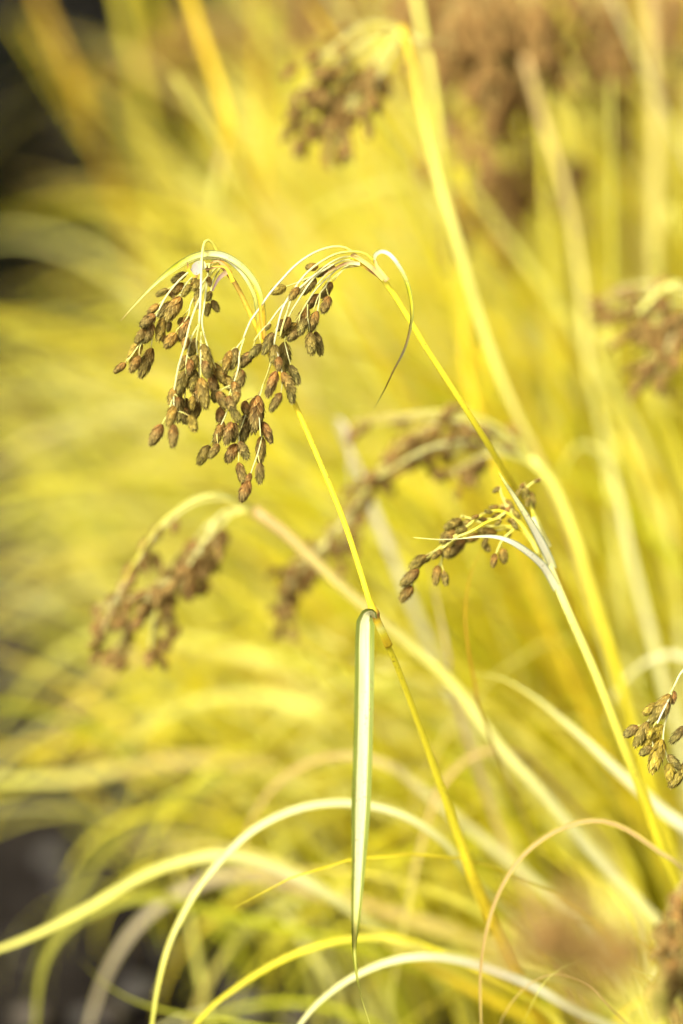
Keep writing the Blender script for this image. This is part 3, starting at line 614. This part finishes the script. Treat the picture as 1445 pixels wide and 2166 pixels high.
L_('pale yellow leaf arching behind the hanging striped leaf down to the bottom edge at left', [(290, 2400, 1.27), (318, 2190, 1.27), (335, 2080, 1.27), (365, 1980, 1.27), (430, 1865, 1.27), (525, 1765, 1.275), (630, 1712, 1.28), (740, 1700, 1.285), (850, 1725, 1.29), (940, 1785, 1.3), (1010, 1870, 1.32)], 33, grad(LIME, PALE, CREAM, CREAM, PALE, PALE, LIME, YEL, YEL))
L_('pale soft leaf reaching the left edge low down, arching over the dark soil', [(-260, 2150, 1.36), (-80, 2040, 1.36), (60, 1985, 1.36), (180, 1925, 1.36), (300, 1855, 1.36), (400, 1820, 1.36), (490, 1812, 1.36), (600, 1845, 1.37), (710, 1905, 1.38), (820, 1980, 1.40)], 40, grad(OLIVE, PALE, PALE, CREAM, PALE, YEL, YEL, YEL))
L_('yellow leaf rising from the bottom edge left of the striped leaf tip', [(330, 2300, 1.29), (420, 2160, 1.29), (500, 2090, 1.29), (600, 2030, 1.29), (700, 1995, 1.29), (800, 1985, 1.30), (900, 2010, 1.31)], 34, grad(YEL, YEL, PALE, PALE, YEL, YEL))
L_('cream leaf arching across the bottom right of the striped leaf tip', [(560, 2300, 1.27), (640, 2160, 1.27), (720, 2085, 1.27), (810, 2040, 1.27), (900, 2025, 1.27), (1000, 2040, 1.28), (1110, 2080, 1.29), (1240, 2150, 1.31)], 42, grad(CREAM, CREAM, WHITE, CREAM, PALE, TAN, YEL))
L_('thin tan leaf making a tall hoop at the lower right', [(1030, 2330, 1.25), (1018, 2170, 1.25), (1018, 2050, 1.25), (1040, 1930, 1.25), (1090, 1830, 1.25), (1160, 1768, 1.25), (1240, 1738, 1.25), (1310, 1748, 1.25), (1390, 1800, 1.25), (1460, 1860, 1.26)], 20, grad(TAN, TAN, TAN, PALE, CREAM, CREAM, PALE))
L_('broad milky white leaf slanting down to the right edge', [(1000, 1425, 1.34), (1060, 1435, 1.34), (1130, 1475, 1.34), (1220, 1550, 1.34), (1310, 1635, 1.34), (1400, 1715, 1.34), (1480, 1790, 1.34)], 48, grad(PALE, CREAM, WHITE, WHITE, WHITE, WHITE, CREAM), fold=.25)
L_('yellow leaf slanting down from the striped leaf tip towards the bottom right', [(720, 1950, 1.31), (800, 1968, 1.31), (900, 2000, 1.31), (1020, 2060, 1.31), (1140, 2130, 1.32), (1230, 2200, 1.33)], 26, grad(YEL, YEL, PALE, GOLD, YEL))
L_('thin dry leaf with an orange top curving below the olive seed head', [(1035, 1140, 1.27), (1012, 1175, 1.27), (992, 1230, 1.275), (984, 1300, 1.28), (990, 1370, 1.28), (1005, 1450, 1.29), (1025, 1530, 1.31)], 14, grad(ORANGE, ORANGE, TAN, TAN, PALE, PALE, YEL, YEL), fold=.3)
L_('faded pinkish tan leaf standing left of the thin orange topped leaf', [(905, 1180, 1.38), (918, 1240, 1.38), (932, 1310, 1.38), (948, 1390, 1.38), (962, 1480, 1.4)], 26, grad((.7, .55, .35), (.7, .55, .35), TAN, TAN, YEL))
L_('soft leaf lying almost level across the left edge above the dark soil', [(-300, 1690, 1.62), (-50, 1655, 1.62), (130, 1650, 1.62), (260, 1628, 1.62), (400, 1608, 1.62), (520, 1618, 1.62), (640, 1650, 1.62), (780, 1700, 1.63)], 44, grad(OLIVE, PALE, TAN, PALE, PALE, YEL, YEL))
L_('tan leaf arching behind the striped leaf at two thirds down', [(500, 1860, 1.42), (530, 1740, 1.42), (580, 1665, 1.42), (650, 1615, 1.42), (730, 1600, 1.42), (820, 1620, 1.42), (900, 1680, 1.43)], 34, grad(TAN, TAN, CREAM, CREAM, PALE, YEL))
L_('pale leaf curving behind the tall crossing stem above the sharp heads', [(560, 560, 1.62), (610, 500, 1.62), (690, 435, 1.62), (790, 398, 1.62), (900, 378, 1.62), (960, 390, 1.62), (1040, 460, 1.63)], 26, grad(PALE, PALE, PALE, CREAM, YEL))
L_('whitish leaf bent sharply down in the middle beside the yellow stalk', [(745, 1060, 1.45), (742, 1000, 1.45), (738, 940, 1.45), (728, 900, 1.45), (712, 892, 1.46), (760, 1000, 1.48), (830, 1180, 1.5)], 32, grad((.8, .7, .6), (.84, .76, .66), WHITE, PALE, YEL, YEL), fold=.2)
L_('greenish white leaf looped over beside the olive seed head on the right', [(1175, 1075, 1.5), (1185, 1010, 1.5), (1210, 955, 1.5), (1245, 940, 1.5), (1285, 975, 1.5), (1310, 1060, 1.5), (1340, 1200, 1.5)], 30, grad(LIME, CREAM, CREAM, CREAM, PALE, PALE, YEL))
L_('white leaf arching over the right edge above the unripe seed head', [(1285, 1530, 1.45), (1300, 1470, 1.45), (1340, 1420, 1.45), (1395, 1388, 1.45), (1450, 1390, 1.45), (1510, 1430, 1.45)], 42, grad(CREAM, WHITE, WHITE, CREAM, PALE), fold=.2)
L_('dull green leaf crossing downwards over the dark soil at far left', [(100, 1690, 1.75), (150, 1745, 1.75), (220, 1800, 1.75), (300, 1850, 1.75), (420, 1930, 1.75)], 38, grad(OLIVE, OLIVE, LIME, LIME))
L_('bright lime leaf dipping across the bottom left corner', [(170, 2030, 1.36), (220, 2080, 1.36), (290, 2120, 1.36), (380, 2145, 1.36), (480, 2160, 1.36), (600, 2180, 1.36)], 20, grad(OLIVE, LIME, LIME, YEL))
L_('soft green leaf hanging straight down near the bottom left corner', [(70, 2350, 1.45), (75, 2160, 1.45), (90, 2050, 1.45), (130, 1980, 1.45), (200, 1930, 1.45), (320, 1900, 1.45), (450, 1930, 1.46)], 28, grad(OLIVE, OLIVE, LIME, LIME, PALE))
L_('thin pale leaf curving near the bottom right edge under the soft tan head', [(1100, 2180, 1.24), (1150, 2080, 1.24), (1215, 2035, 1.24), (1290, 2030, 1.24), (1360, 2060, 1.24)], 10, grad(PALE, PALE, TAN, PALE))
L_('thin tan leaf arching low over the bottom edge right of the cream leaf', [(1040, 2260, 1.26), (1060, 2160, 1.26), (1110, 2090, 1.26), (1170, 2060, 1.26), (1240, 2080, 1.26), (1300, 2140, 1.26)], 10, grad(TAN, TAN, PALE, PALE))
L_('wide hazy tan leaf arching down across the left third above the level leaf', [(90, 1690, 1.7), (110, 1600, 1.7), (150, 1510, 1.7), (220, 1430, 1.7), (300, 1380, 1.7), (420, 1370, 1.7), (540, 1420, 1.7)], 55, grad(TAN, TAN, PALE, PALE, YEL))
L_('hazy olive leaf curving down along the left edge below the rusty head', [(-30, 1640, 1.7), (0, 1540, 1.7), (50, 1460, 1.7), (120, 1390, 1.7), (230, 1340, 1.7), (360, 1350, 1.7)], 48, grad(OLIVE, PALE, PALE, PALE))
L_('hazy yellow leaf in a long arch below the rusty head at left', [(210, 1680, 1.6), (260, 1590, 1.6), (340, 1520, 1.6), (440, 1480, 1.6), (560, 1475, 1.6), (680, 1520, 1.6), (780, 1620, 1.62)], 46, grad(OLIVE, PALE, PALE, YEL, YEL))
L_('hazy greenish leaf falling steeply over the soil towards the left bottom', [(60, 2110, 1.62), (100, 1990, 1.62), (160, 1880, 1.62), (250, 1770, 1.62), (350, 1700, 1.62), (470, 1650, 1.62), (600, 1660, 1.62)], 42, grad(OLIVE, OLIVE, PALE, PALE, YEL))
L_('greyish dry leaf falling to the bottom left beside the bright lime leaf', [(160, 2330, 1.5), (185, 2180, 1.5), (230, 2050, 1.5), (300, 1950, 1.5), (400, 1880, 1.5), (520, 1850, 1.5), (640, 1880, 1.5)], 42, grad(GREY, GREY, TAN, PALE, YEL))
L_('soft olive leaf dropping left of centre towards the dark gap at the bottom', [(380, 2330, 1.5), (400, 2180, 1.5), (440, 2080, 1.5), (510, 1980, 1.5), (610, 1910, 1.5), (730, 1900, 1.5), (850, 1950, 1.5)], 36, grad(TAN, OLIVE, PALE, PALE, YEL))
L_('golden leaf running from centre left down under the pale arching leaf', [(330, 1800, 1.42), (420, 1785, 1.42), (520, 1800, 1.42), (620, 1840, 1.42), (740, 1920, 1.42), (860, 2020, 1.43)], 34, grad(TAN, PALE, GOLD, YEL, YEL))
L_('narrow tan leaf hanging down behind the stalk near the lower centre', [(820, 2180, 1.4), (835, 2060, 1.4), (860, 1930, 1.4), (890, 1790, 1.4), (930, 1670, 1.4), (1000, 1600, 1.4), (1080, 1590, 1.4), (1150, 1640, 1.42)], 22, grad(PALE, TAN, TAN, CREAM, PALE))
L_('soft green leaf standing at lower centre right of the golden stalk', [(935, 1640, 1.55), (980, 1760, 1.55), (1040, 1900, 1.55), (1110, 2060, 1.55)], 46, grad(LIME, LIME, LIME, LIME))
L_('broad green leaf base turning yellow upwards between the two crossing stalks', [(1080, 1560, 1.6), (1110, 1700, 1.6), (1150, 1850, 1.6), (1200, 2010, 1.6)], 46, grad(YEL, LIME, LIME, LIME))
L_('cream blurred leaf slanting left to right behind the olive head stalk', [(640, 1320, 1.55), (740, 1380, 1.55), (860, 1430, 1.55), (980, 1520, 1.55), (1100, 1650, 1.55), (1200, 1800, 1.55)], 34, grad(CREAM, CREAM, PALE, YEL, YEL))
L_('pale leaf crossing the left stem curve from the rusty head upwards', [(500, 1640, 1.6), (560, 1560, 1.6), (650, 1490, 1.6), (760, 1440, 1.6), (900, 1440, 1.6), (1020, 1500, 1.6)], 34, grad(PALE, PALE, YEL, YEL))

# ================================================================ ground
def ground():
    N_ = 120; v = []; f = []
    def co(i, a, b): 
        t = i / N_; return a + (b - a) * t
    def warp(t): s = t * 2 - 1; return math.copysign(abs(s) ** 3.2, s)
    rr = random.Random(5)
    from mathutils import noise
    for j in range(N_ + 1):
        for i in range(N_ + 1):
            x = warp(i / N_) * 120; y = 2.0 + warp(j / N_) * 120
            zz = (noise.noise(Vector((x * 9, y * 9, 0))) * .008 + noise.noise(Vector((x * 2, y * 2, 3))) * .012) if abs(x) < 8 and abs(y) < 10 else 0
            v.append((x, y, zz - 0.008))
    for j in range(N_):
        for i in range(N_):
            a = j * (N_ + 1) + i; f.append((a, a + 1, a + N_ + 2, a + N_ + 1))
    me = bpy.data.meshes.new('ground'); me.from_pydata(v, [], f); me.polygons.foreach_set('use_smooth', [True] * len(f))
    m, N, L = new_mat('dark_soil'); o = N.new('ShaderNodeOutputMaterial'); p = N.new('ShaderNodeBsdfPrincipled'); tc = N.new('ShaderNodeTexCoord')
    n1 = N.new('ShaderNodeTexNoise'); n1.inputs['Scale'].default_value = 5; n1.inputs['Detail'].default_value = 8; L.new(tc.outputs['Object'], n1.inputs['Vector'])
    rp = N.new('ShaderNodeValToRGB'); e = rp.color_ramp.elements; e[0].position = .38; e[0].color = (.008, .006, .005, 1); e[1].position = .66; e[1].color = (.040, .033, .027, 1)
    L.new(n1.outputs[0], rp.inputs[0]); L.new(rp.outputs[0], p.inputs['Base Color']); p.inputs['Roughness'].default_value = .95; p.inputs['Specular IOR Level'].default_value = .05
    n2 = N.new('ShaderNodeTexNoise'); n2.inputs['Scale'].default_value = 90; n2.inputs['Detail'].default_value = 6; L.new(tc.outputs['Object'], n2.inputs['Vector'])
    bp = N.new('ShaderNodeBump'); bp.inputs['Strength'].default_value = .6; bp.inputs['Distance'].default_value = .01; L.new(n2.outputs[0], bp.inputs['Height']); L.new(bp.outputs[0], p.inputs['Normal'])
    L.new(p.outputs[0], o.inputs[0]); me.materials.append(m)
    g = bpy.data.objects.new('ground', me); C.objects.link(g); g['kind'] = 'structure'
ground()
def gravel():
    mb = MB(); r_ = random.Random(8)
    for i in range(1500):
        x = r_.uniform(-1.2, 1.2); y = r_.uniform(1.0, 2.7); s = r_.uniform(.004, .016)
        rows = []
        sx, sy, sz = s * r_.uniform(.8, 1.5), s * r_.uniform(.7, 1.3), s * r_.uniform(.45, .8); ph = r_.random() * 6
        for a in (-.98, -.5, .1, .6, .97):
            rr = math.sqrt(1 - a * a)
            rows.append([Vector((x + sx * rr * math.cos(q + ph) * r_.uniform(.85, 1.1), y + sy * rr * math.sin(q + ph) * r_.uniform(.85, 1.1), sz * a + sz * .3)) for q in [2 * math.pi * k / 7 for k in range(7)]])
        c = r_.choice([(.06, .052, .045), (.09, .08, .068), (.035, .03, .026), (.11, .09, .065)])
        mb.strip(rows, [[(0, 0)] * 7] * 5, [c] * 5, True)
    m, N, L = new_mat('stone_chips'); o = N.new('ShaderNodeOutputMaterial'); p = N.new('ShaderNodeBsdfPrincipled'); a = N.new('ShaderNodeAttribute'); a.attribute_name = 'tint'
    n1 = N.new('ShaderNodeTexNoise'); n1.inputs['Scale'].default_value = 200; tc = N.new('ShaderNodeTexCoord'); L.new(tc.outputs['Object'], n1.inputs['Vector'])
    L.new(mixc(N, L, .5, a.outputs['Color'], n1.outputs['Color'], 'MULTIPLY'), p.inputs['Base Color']); p.inputs['Roughness'].default_value = .9; p.inputs['Specular IOR Level'].default_value = .1; L.new(p.outputs[0], o.inputs[0])
    g = mb.build('gravel', m, None); tag(g, 'dark stone chips scattered over the soil', 'gravel', None, 'stuff')
gravel()

# ================================================================ the mass of grass behind
def blades(mb, cx, cy, n, hgt, spread, az0=0, azr=180, cols=None, wid=.006, seed=0, bendk=1.0):
    r_ = random.Random(seed)
    for i in range(n):
        az = R(az0 + r_.uniform(-azr, azr)); rx = cx + r_.gauss(0, spread); ry = cy + r_.gauss(0, spread)
        ln = hgt * r_.uniform(.75, 1.45); th0 = R(r_.uniform(66, 89)); bend = R(r_.uniform(25, 165)) * bendk; kk = r_.uniform(1.2, 2.2)
        p = Vector((rx, ry, 0)); pts = [p.copy()]; n_ = 15; az_d = r_.uniform(-.3, .3)
        for s in range(n_):
            t = (s + .5) / n_; th = th0 - bend * t ** kk; a = az + az_d * t
            p = p + Vector((math.cos(a) * math.cos(th), math.sin(a) * math.cos(th), math.sin(th))) * (ln / n_)
            if p.z < .004: break
            pts.append(p.copy())
        if len(pts) < 6: continue
        c = r_.choice(cols); c2 = lerp(c, r_.choice(cols), .6); k_ = r_.uniform(.85, 1.05)
        c = tuple(x * k_ for x in c)
        tip = TAN if r_.random() < .3 else c2
        wd = wid * r_.uniform(.7, 1.3)
        nrm = Vector((math.cos(az), math.sin(az), .9)); 
        mb.ribbon(pts, lambda q: wd * (1 if q < .5 else max(.05, 1 - ((q - .5) / .5) ** 1.7)), grad(lerp(c, LIME, .2), c, c2, tip), fold=.4, face=nrm, across=3, twist=r_.uniform(-.7, .7))
def grass_mass():
    mb = MB()
    pal = [YEL, YEL, YEL, PALE, PALE, CREAM, LIME, GOLD, YEL]
    palM = [YEL, YEL, YEL, YEL, LIME, PALE, LIME, GOLD]; palG = [GOLD, GOLD, TAN, YEL]; palP = [PALE, CREAM, YEL, PALE]; palO = [LIME, YEL, GOLD, YEL]
    palL = [YEL, PALE, PALE, LIME, OLIVE, TAN]
    palR = [YEL, PALE, TAN, TAN, GOLD, PALE]
    # main tussock: leaves fan mostly left and back
    blades(mb, .24, 1.56, 200, .38, .05, 140, 80, palM, .0052, 21)
    blades(mb, .20, 1.70, 170, .44, .06, 150, 80, palM, .0072, 1)
    blades(mb, .14, 1.80, 130, .42, .05, 155, 60, palP, .0078, 31)
    blades(mb, .36, 1.80, 360, .55, .08, 110, 90, palM, .0056, 2)
    blades(mb, .24, 1.92, 200, .50, .06, 110, 80, palP, .0070, 32)
    blades(mb, .12, 2.02, 180, .48, .06, 125, 65, palM, .0078, 3)
    blades(mb, .06, 2.15, 150, .44, .06, 105, 60, palP, .0078, 4)
    blades(mb, .34, 2.20, 340, .60, .09, 80, 90, palP, .0060, 5)
    blades(mb, .20, 2.30, 200, .60, .05, 75, 50, palG, .0068, 33)
    blades(mb, .06, 2.42, 220, .52, .07, 60, 55, palO, .0068, 6)
    blades(mb, -.01, 2.55, 100, .50, .04, 50, 50, palG, .0075, 34)
    blades(mb, -.06, 2.62, 70, .44, .03, 50, 50, palP, .0075, 36)
    blades(mb, .28, 2.70, 340, .60, .09, 60, 90, pal, .0068, 7)
    blades(mb, .54, 2.60, 300, .62, .10, 80, 100, palR, .0068, 8)
    blades(mb, .10, 2.90, 260, .56, .09, 60, 60, palP, .0080, 9)
    blades(mb, .46, 3.05, 360, .66, .12, 60, 100, palR, .0070, 10)
    # low leaves that thin out over the soil at left
    blades(mb, .00, 1.80, 94, .30, .05, 175, 40, palP, .0052, 35, 1.1)
    blades(mb, -.08, 2.00, 110, .30, .06, 165, 50, palL, .0052, 11, 1.1)
    blades(mb, -.08, 2.30, 110, .24, .05, 120, 70, palL, .0055, 12, 1.1)
    blades(mb, .12, 1.52, 80, .30, .05, 165, 50, palM, .0046, 41, 1.1)
    blades(mb, .02, 1.62, 60, .26, .06, 170, 60, palM, .0046, 42, 1.1)
    # upright stalks standing in the mass
    r_ = random.Random(77)
    for i in range(70):
        x = r_.uniform(-.18, .75); y = r_.uniform(1.75, 3.0); x = max(x, -.05 - .0 * y); c = r_.choice([YEL, GOLD, PALE, YEL, TAN])
        lean = r_.uniform(-.22, .08); h_ = r_.uniform(.45, .8)
        P = [Vector((x, y, 0)), Vector((x + lean * .35, y, h_ * .5)), Vector((x + lean, y + r_.uniform(-.05, .05), h_))]
        mb.tube(spline(P, 14), lambda t: .0020 - .0008 * t, c, 6)
    for i in range(34):
        x = r_.uniform(.10, .42); y = r_.uniform(1.5, 2.0); c = r_.choice([YEL, GOLD, PALE, CREAM, TAN, PALE]); lean = r_.uniform(-.30, .02); h_ = r_.uniform(.35, .62)
        P = [Vector((x, y, 0)), Vector((x + lean * .3, y + .01, h_ * .5)), Vector((x + lean, y + r_.uniform(-.04, .04), h_))]
        mb.tube(spline(P, 14), lambda t: .0014 - .0006 * t, c, 6)
    # thin arching leaves low in front of the dark gaps
    blades(mb, .16, 1.40, 46, .30, .05, 165, 45, palM, .0034, 51, 1.05)
    blades(mb, .05, 1.48, 40, .26, .05, 165, 50, palP, .0034, 52, 1.05)
    g = mb.build('grass', M['leaf'], None); tag(g, 'dense blurred mass of yellow sedge leaves behind the flowering stems', 'grass', None, 'stuff')
grass_mass()

# ================================================================ evergreen hedge far behind, its shade put into the leaf colour
def hedge():
    r_ = random.Random(3); root = empty('hedge', (0, 4.3, 0)); tag(root, 'evergreen hedge at the top left, its deep shade painted into near-black leaves', 'hedge')
    mb = MB()
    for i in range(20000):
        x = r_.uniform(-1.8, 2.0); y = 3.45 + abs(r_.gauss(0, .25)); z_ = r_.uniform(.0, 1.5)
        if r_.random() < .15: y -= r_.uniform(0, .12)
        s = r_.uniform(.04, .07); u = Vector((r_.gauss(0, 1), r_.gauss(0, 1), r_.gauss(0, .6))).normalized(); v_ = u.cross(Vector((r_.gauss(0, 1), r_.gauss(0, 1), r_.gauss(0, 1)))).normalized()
        p = Vector((x, y, z_)); c = r_.choice([(.004, .006, .002), (.008, .010, .003), (.002, .003, .0015)])  # near-black greens: the shade inside the foliage is painted into the leaves
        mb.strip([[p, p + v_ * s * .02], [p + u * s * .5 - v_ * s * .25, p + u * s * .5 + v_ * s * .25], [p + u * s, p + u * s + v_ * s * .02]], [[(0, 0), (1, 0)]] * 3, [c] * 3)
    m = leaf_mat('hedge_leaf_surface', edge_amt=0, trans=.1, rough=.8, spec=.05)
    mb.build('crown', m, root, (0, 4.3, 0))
    mt = MB()
    for i in range(14):
        x = -2.1 + i * .33; P = [Vector((x + r_.uniform(-.03, .03) * k, 4.15 + r_.uniform(-.04, .04) * k, .24 * k)) for k in range(6)]
        mt.tube(spline(P, 14), lambda t: .02 - .012 * t, (.05, .035, .025), 7)
    mt.build('trunk', M['dry'], root, (0, 4.3, 0))
hedge()
